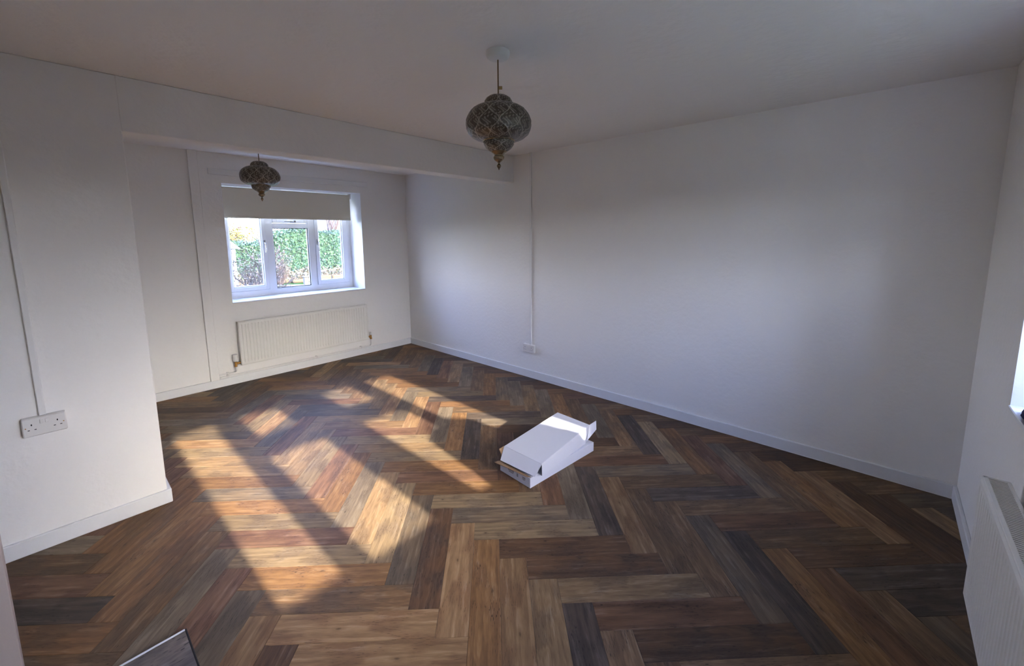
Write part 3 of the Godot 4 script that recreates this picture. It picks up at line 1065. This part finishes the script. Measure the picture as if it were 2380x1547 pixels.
func socket(label: String, at: Vector3, turn: float, w: float, h: float, group: String) -> void:
	var t := thing("power_socket", label, "socket", at, group)
	t.rotation.y = turn
	var st := tool()
	box(st, Vector3(-w / 2, -h / 2, 0), Vector3(w / 2, h / 2, 0.029), 0.002)
	part("back_box", st, plastic, t)
	st = tool()
	box(st, Vector3(-w / 2 - 0.001, -h / 2 - 0.001, 0.029), Vector3(w / 2 + 0.001, h / 2 + 0.001, 0.038), 0.004)
	var face_plate := part("face_plate", st, plastic, t)
	for e in [-1.0, 1.0]:
		st = tool()
		box(st, Vector3(e * 0.009 - 0.0065, 0.013, 0.037), Vector3(e * 0.009 + 0.0065, 0.033, 0.042), 0.0015)
		part("rocker_switch", st, plastic, face_plate)
		var cx: float = e * 0.043
		for q in [[0.0, 0.013, 0.0022, 0.0042], [-0.011, -0.012, 0.0036, 0.0018], [0.011, -0.012, 0.0036, 0.0018]]:
			st = tool()
			box(st, Vector3(cx + q[0] - q[2], q[1] - q[3], 0.0375), Vector3(cx + q[0] + q[2], q[1] + q[3], 0.0384))
			part("pin_slot", st, black, face_plate)
		st = tool()
		disc(st, Vector3(e * 0.0635, 0.0, 0.0385), 0.0026, Vector3(0, 0, 1), 12)
		part("screw", st, brass, face_plate)

func trunking(label: String, lo: Vector3, hi: Vector3, group: String) -> void:
	var mid := Vector3((lo.x + hi.x) / 2, lo.y, (lo.z + hi.z) / 2)
	var t := thing("cable_trunking", label, "trunking", mid, group)
	var st := tool()
	box(st, lo - mid, hi - mid, 0.003)
	part("cover", st, white_paint, t)

func build_wall_fittings() -> void:
	socket("white double socket low on the right wall under thin trunking", Vector3(0, 0.33, 2.262), -PI / 2, 0.147, 0.088, "double power sockets")
	trunking("white cable trunking running up the right wall to the ceiling", Vector3(-0.018, 0.374, 2.262), Vector3(0, TOP, 2.29), "white cable trunking")
	socket("white double socket on the partition wall at the left", Vector3(-3.546, 0.648, PART_Z), 0.0, 0.147, 0.09, "double power sockets")
	trunking("white cable trunking running up the partition wall at the left", Vector3(-3.562, 0.693, PART_Z), Vector3(-3.537, TOP, PART_Z + 0.018), "white cable trunking")

# ------------------------------------------------------------------ loose things

func build_loose_things() -> void:
	# dark board on the floor at the bottom edge
	var t := thing("wood_board", "dark grey wood-grain board with a pale front edge on the floor", "board", Vector3(-3.42, 0, 3.36))
	var tx := plank_print(401, Color(0.36, 0.33, 0.33), Color(0.46, 0.41, 0.38), Color(0.13, 0.12, 0.13), 1.0, 1.2)
	var m := mat(Color.WHITE, 0.5)
	m.albedo_texture = tx[0]
	var st := tool()
	box(st, Vector3(-0.18, 0, -0.216), Vector3(0.184, 0.016, 0.2), 0.001)
	part("core", st, mat(Color(0.12, 0.09, 0.08), 0.7), t)
	st = tool()
	face(st, [Vector3(-0.18, 0.0165, -0.214), Vector3(0.184, 0.0165, -0.214), Vector3(0.184, 0.0165, 0.2), Vector3(-0.18, 0.0165, 0.2)], Vector3.UP, [Vector2(0.2, 0.0), Vector2(0.75, 0.0), Vector2(0.75, 1.0), Vector2(0.2, 1.0)])
	part("decor_face", st, m, t)
	st = tool()
	box(st, Vector3(-0.18, 0, -0.222), Vector3(0.184, 0.02, -0.2165), 0.001)
	part("edge_strip", st, mat(Color(0.86, 0.87, 0.9), 0.3), t)
	st = tool()
	box(st, Vector3(0.1845, 0, -0.222), Vector3(0.19, 0.018, 0.2), 0.001)
	part("shadow_strip", st, mat(Color(0.06, 0.04, 0.04), 0.6), t)  # near-black strip stands in for the shadow along the right edge
	# navy bag slumped on the near window sill
	var b := thing("fabric_bag", "navy blue fabric bag slumped on the near window sill", "bag", Vector3(-1.38, 0.8665, NEAR_Z + 0.085))
	st = tool()
	st.set_smooth_group(0)
	var nz := noise(77, 9.0, 3)
	var rings := []
	var rows := 26
	var seg := 56
	for i in rows + 1:
		var v := float(i) / rows
		var y := 0.4 * v
		var x0 := -lerpf(0.36, 0.24, pow(v, 0.8))
		var x1 := lerpf(0.46, 0.19, pow(v, 0.45))
		var dz := lerpf(0.088, 0.05, v)
		var close := sqrt(maxf(0.0, 1.0 - pow(maxf(0.0, (v - 0.82) / 0.18), 2.0))) * sqrt(minf(1.0, 0.7 + v * 9.0))
		var ring := []
		for k in seg:
			var a := TAU * k / seg
			var ca := signf(cos(a)) * pow(absf(cos(a)), 0.35)
			var sa := signf(sin(a)) * pow(absf(sin(a)), 0.4)
			var x := (x0 + x1) / 2 + ca * (x1 - x0) / 2 * close
			var z := sa * dz * close
			var d := 0.012 * nz.get_noise_3d(x, y * 1.6, z) * close
			ring.append(Vector3(x + ca * d, y + 0.02 * sin(x * 9.0 + 0.6) * v, z + sa * d))
		rings.append(ring)
	for i in rows:
		for k in seg:
			var k1 := (k + 1) % seg
			for v in [rings[i][k], rings[i + 1][k1], rings[i][k1], rings[i][k], rings[i + 1][k], rings[i + 1][k1]]:
				st.add_vertex(v)
	st.generate_normals()
	var navy := mat(Color(0.04, 0.07, 0.26), 0.85)
	bumpy(navy, 0.3, 0.3, 0.04, 41)
	part("body", st, navy, b)
	st = tool()
	var strap := []
	for k in 13:
		var a := PI * k / 12.0
		strap.append(Vector3(-0.04 + 0.09 * cos(a), 0.375 + 0.05 * sin(a), 0.0))
	tube(st, strap, 0.008, 0.008, 8)
	part("handle", st, navy, b)

# ------------------------------------------------------------------ garden outside

func leaves(called: String, parent: Node, count: int, s: int, sample: Callable, size: float, m: StandardMaterial3D, tints: Array) -> void:
	var r := RandomNumberGenerator.new()
	r.seed = s
	var st := tool()
	face(st, [Vector3(0, 0, 0), Vector3(0.5, 0.12, -0.5), Vector3(0, 0, -1.15)], Vector3.UP)
	face(st, [Vector3(0, 0, 0), Vector3(-0.5, 0.12, -0.5), Vector3(0, 0, -1.15)], Vector3.UP)
	var mm := MultiMesh.new()
	mm.transform_format = MultiMesh.TRANSFORM_3D
	mm.use_colors = true
	mm.mesh = st.commit()
	mm.instance_count = count
	for i in count:
		var p: Vector3 = sample.call(r)
		var bs := Basis.from_euler(Vector3(r.randf_range(-1.4, 0.9), r.randf_range(0, TAU), r.randf_range(-0.6, 0.6))).scaled(Vector3.ONE * size * r.randf_range(0.6, 1.3))
		mm.set_instance_transform(i, Transform3D(bs, p))
		var c: Color = tints[r.randi() % tints.size()]
		mm.set_instance_color(i, c * r.randf_range(0.75, 1.2))
	var o := MultiMeshInstance3D.new()
	o.name = numbered(parent, called)
	o.multimesh = mm
	m.vertex_color_use_as_albedo = true
	o.material_override = m
	o.set_meta("kind", "stuff")
	parent.add_child(o, true)

func branch(st: SurfaceTool, r: RandomNumberGenerator, at: Vector3, dir: Vector3, length: float, thick: float, depth: int, tips: Array) -> void:
	var pts := [at]
	var p := at
	var d := dir
	for k in 3:
		d = (d + Vector3(r.randf_range(-0.25, 0.25), r.randf_range(-0.06, 0.2), r.randf_range(-0.25, 0.25))).normalized()
		p += d * length / 3
		pts.append(p)
	tube(st, pts, thick, thick * 0.6, 5)
	tips.append(p)
	if depth == 0:
		return
	for k in 3:
		var nd := (d + Vector3(r.randf_range(-0.8, 0.8), r.randf_range(-0.1, 0.7), r.randf_range(-0.8, 0.8))).normalized()
		branch(st, r, pts[1 + (k % 3)], nd, length * r.randf_range(0.55, 0.8), thick * 0.6, depth - 1, tips)

func build_garden() -> void:
	var gy := -0.15
	var lawn_m := mat(Color(0.36, 0.5, 0.2), 0.95, 0.0, 0.0)
	var im := noise(61, 0.02, 5).get_seamless_image(256, 256)
	var grad := Image.create(256, 256, false, Image.FORMAT_RGB8)
	for y in 256:
		for x in 256:
			var v := im.get_pixel(x, y).r
			grad.set_pixel(x, y, Color(0.1, 0.185, 0.05).lerp(Color(0.16, 0.25, 0.08), v))
	lawn_m.albedo_color = Color.WHITE
	lawn_m.albedo_texture = ImageTexture.create_from_image(grad)
	lawn_m.uv1_triplanar = true
	lawn_m.uv1_world_triplanar = true
	lawn_m.uv1_scale = Vector3.ONE * 0.5
	var st := tool()
	box(st, Vector3(-60, gy - 0.2, -60), Vector3(60, gy, 60))
	var lawn := part("lawn", st, lawn_m, self)
	lawn.set_meta("kind", "structure")
	lawn.set_meta("label", "green lawn outside the windows")
	# dry planting bed in front of the hedge
	st = tool()
	for i in 40:
		var x := -6.0 + i * 0.5
		box(st, Vector3(x, gy, -12.9), Vector3(x + 0.52, gy + 0.16 + 0.05 * sin(i * 1.7), -11.2 + 0.12 * sin(i * 2.3)), 0.04)
	var bed := part("planting_bed", st, mat(Color(0.31, 0.26, 0.18), 0.95, 0.0, 0.0), self)
	bed.set_meta("label", "dry straw-coloured planting bed along the foot of the hedge")
	bed.set_meta("category", "flower bed")
	var leaf := mat(Color.WHITE, 0.55)
	leaf.backlight_enabled = true
	leaf.backlight = Color(0.1, 0.12, 0.05)
	# clipped ivy hedge
	var hedge := thing("ivy_hedge", "tall dense green hedge at the end of the garden", "hedge", Vector3(3, gy, -13.6))
	var top := func(x: float) -> float:
		return 1.92 + 0.1 * sin(x * 1.1 + 0.4) + 0.07 * sin(x * 2.7) - 0.36 * smoothstep(-0.3, -1.1, x)
	st = tool()
	for i in 44:
		var x := -8.0 + i * 0.36
		var h: float = top.call(x)
		box(st, Vector3(x, 0, -0.5), Vector3(x + 0.37, h - 0.08, 0.42), 0.06)
	part("inner_mass", st, mat(Color(0.2, 0.31, 0.2), 0.95), hedge)
	leaves("foliage", hedge, 42000, 5, func(r: RandomNumberGenerator) -> Vector3:
		var x := r.randf_range(-8.0, 8.0)
		var h: float = top.call(x)
		if r.randf() < 0.25:
			return Vector3(x, h - 0.1 + r.randf_range(-0.05, 0.16), r.randf_range(-0.5, 0.5))
		return Vector3(x, r.randf_range(0.1, h), 0.42 + r.randf_range(-0.05, 0.16)), 0.065, leaf, [Color(0.022, 0.055, 0.026), Color(0.034, 0.078, 0.034), Color(0.016, 0.046, 0.028), Color(0.055, 0.1, 0.045), Color(0.04, 0.07, 0.026)])
	var hedge2 := hedge.duplicate() as Node3D  # copy added out of view to block low sky light at the near window
	hedge2.name = numbered(self, "ivy_hedge")
	add_child(hedge2)
	hedge2.position = Vector3(-2.5, gy, 12.0)
	hedge2.rotation.y = PI
	hedge2.set_meta("label", "unseen green hedge added outside the near window to block low sky")
	# straw and seedlings on the bed
	var straw := mat(Color.WHITE, 0.9)
	var tufts := thing("dry_grass", "dry straw-coloured grass tufts growing in the bed below the hedge", "grass", Vector3(2.5, gy, -12.2))
	leaves("blades", tufts, 7000, 15, func(r: RandomNumberGenerator) -> Vector3: return Vector3(r.randf_range(-5, 6), 0.15 + absf(r.randfn(0.0, 0.13)), r.randf_range(-0.9, 0.9)), 0.07, straw, [Color(0.1, 0.075, 0.04), Color(0.075, 0.055, 0.027), Color(0.04, 0.06, 0.02), Color(0.125, 0.095, 0.05)])
	# bare twiggy shrub close to the window
	var r := RandomNumberGenerator.new()
	r.seed = 19
	var bark := mat(Color(0.25, 0.19, 0.16), 0.9)
	var shrub := thing("garden_shrub", "bare brown twiggy shrub just outside the far window", "shrub", Vector3(-0.9, gy, -3.6))
	st = tool()
	var tips := []
	for k in 12:
		var a := TAU * k / 12.0 + r.randf() * 0.5
		branch(st, r, Vector3(cos(a) * 0.05, 0, sin(a) * 0.05), Vector3(cos(a) * 0.33, 1.0, sin(a) * 0.33).normalized(), 0.75, 0.016, 3, tips)
	part("twigs", st, bark, shrub)
	var bud := mat(Color.WHITE, 0.8)
	leaves("buds", shrub, 1500, 23, func(q: RandomNumberGenerator) -> Vector3: return (tips[q.randi() % tips.size()] as Vector3) + Vector3(q.randfn(0, 0.02), q.randfn(0, 0.02), q.randfn(0, 0.02)), 0.035, bud, [Color(0.1, 0.055, 0.035), Color(0.12, 0.085, 0.045), Color(0.085, 0.075, 0.035)])
	var shrub2 := shrub.duplicate() as Node3D
	shrub2.name = numbered(self, "garden_shrub")
	add_child(shrub2)
	shrub2.position = Vector3(1.75, gy, -10.2)
	shrub2.scale = Vector3(0.75, 0.62, 0.75)
	shrub2.rotation.y = 1.9
	shrub2.set_meta("label", "bare brown shrub standing further off in front of the hedge")
	# low railing with a turned post
	var rail_m := mat(Color(0.27, 0.26, 0.22), 0.85)
	var rail := thing("garden_railing", "low weathered wooden railing with a finial-topped post on the lawn", "railing", Vector3(0.74, gy, -5.5))
	st = tool()
	box(st, Vector3(-0.05, 0, -0.05), Vector3(0.05, 0.72, 0.05), 0.006)
	box(st, Vector3(-0.068, 0.72, -0.068), Vector3(0.068, 0.75, 0.068), 0.01)
	part("post", st, rail_m, rail)
	st = tool()
	lathe(st, [Vector2(0.03, 0.75), Vector2(0.022, 0.765), Vector2(0.034, 0.785), Vector2(0.038, 0.805), Vector2(0.028, 0.83), Vector2(0.008, 0.855), Vector2(0.0, 0.86)], 16)
	part("finial", st, rail_m, rail)
	for q in [[Vector3(-1.6, 0.6, -0.35), Vector3(-0.05, 0.52, 0.0)], [Vector3(-1.6, 0.12, -0.35), Vector3(-0.05, 0.1, 0.0)], [Vector3(0.05, 0.55, 0.0), Vector3(1.2, 0.55, 0.1)], [Vector3(0.05, 0.1, 0.0), Vector3(1.2, 0.1, 0.1)]]:
		st = tool()
		tube(st, q, 0.03, 0.03, 4)
		part("rail_bar", st, rail_m, rail)
	for k in 14:
		var f := k / 13.0
		st = tool()
		tube(st, [Vector3(lerpf(-1.55, -0.12, f), 0.1, lerpf(-0.34, -0.02, f)), Vector3(lerpf(-1.55, -0.12, f), lerpf(0.58, 0.52, f), lerpf(-0.34, -0.02, f))], 0.014, 0.014, 6)
		part("baluster", st, rail_m, rail)
	for k in 9:
		var f := k / 8.0
		st = tool()
		tube(st, [Vector3(lerpf(0.15, 1.15, f), 0.1, 0.1 * f), Vector3(lerpf(0.15, 1.15, f), 0.55, 0.1 * f)], 0.014, 0.014, 6)
		part("baluster", st, rail_m, rail)
	# pale shed and yellow shrub at the left of the view
	var shed := thing("garden_shed", "pale grey garden shed at the left behind the twiggy shrub", "shed", Vector3(-0.5, gy, -9.4))
	var pale := mat(Color(0.62, 0.63, 0.65), 0.8)
	for k in 9:
		st = tool()
		box(st, Vector3(-1.0, k * 0.155, -0.7), Vector3(0.62, k * 0.155 + 0.15, 0.7 - 0.006 * (k % 2)), 0.006)
		part("board", st, pale, shed)
	st = tool()
	face(st, [Vector3(-1.1, 1.39, 0.8), Vector3(0.72, 1.39, 0.8), Vector3(0.72, 1.58, 0.0), Vector3(-1.1, 1.58, 0.0)], Vector3.UP)
	face(st, [Vector3(-1.1, 1.39, -0.8), Vector3(0.72, 1.39, -0.8), Vector3(0.72, 1.58, 0.0), Vector3(-1.1, 1.58, 0.0)], Vector3.UP)
	face(st, [Vector3(0.62, 1.38, 0.7), Vector3(0.62, 1.38, -0.7), Vector3(0.62, 1.58, 0.0)], Vector3.RIGHT)
	part("roof", st, mat(Color(0.6, 0.6, 0.62), 0.85), shed)
	var bush := thing("yellow_shrub", "yellow flowering shrub rising behind the hedge at the left", "shrub", Vector3(1.75, gy, -15.2))
	st = tool()
	var t2 := []
	for k in 5:
		branch(st, r, Vector3(0.05 * k - 0.1, 0, 0), Vector3(r.randf_range(-0.4, 0.4), 1, r.randf_range(-0.3, 0.3)).normalized(), 1.1, 0.03, 1, t2)
	part("stems", st, bark, bush)
	leaves("blossom", bush, 2500, 29, func(q: RandomNumberGenerator) -> Vector3: return Vector3(q.randfn(0, 0.4), 1.75 + q.randfn(0, 0.25), q.randfn(0, 0.4)), 0.07, straw, [Color(0.2, 0.13, 0.015), Color(0.18, 0.14, 0.02), Color(0.09, 0.1, 0.02)])
	# neighbouring house and bare tree at the right
	var house := thing("neighbour_house", "neighbouring house with a grey pitched roof beyond the hedge", "house", Vector3(14.5, gy, -31))
	st = tool()
	box(st, Vector3(-4, 0, -4), Vector3(7, 1.95, 4), 0.02)
	part("wall", st, mat(Color(0.5, 0.45, 0.4), 0.9), house)
	st = tool()
	sheet(st, [Vector3(-4.4, 1.85, 4.4), Vector3(7.4, 1.85, 4.4), Vector3(6.0, 3.75, 0), Vector3(-0.6, 3.75, 0)], 0.12)
	sheet(st, [Vector3(-4.4, 1.85, -4.4), Vector3(7.4, 1.85, -4.4), Vector3(6.0, 3.75, 0), Vector3(-0.6, 3.75, 0)], 0.12)
	sheet(st, [Vector3(-4.4, 1.85, -4.4), Vector3(-4.4, 1.85, 4.4), Vector3(-0.6, 3.75, 0)], 0.12)
	part("roof", st, mat(Color(0.24, 0.22, 0.25), 0.85), house)
	var tree := thing("bare_tree", "bare leafless tree behind the hedge at the right", "tree", Vector3(5.6, gy, -15.5))
	st = tool()
	var t3 := []
	for k in 3:
		branch(st, r, Vector3.ZERO, Vector3(r.randf_range(-0.35, 0.35), 1, r.randf_range(-0.3, 0.3)).normalized(), 2.0, 0.06, 3, t3)
	part("branches", st, bark, tree)
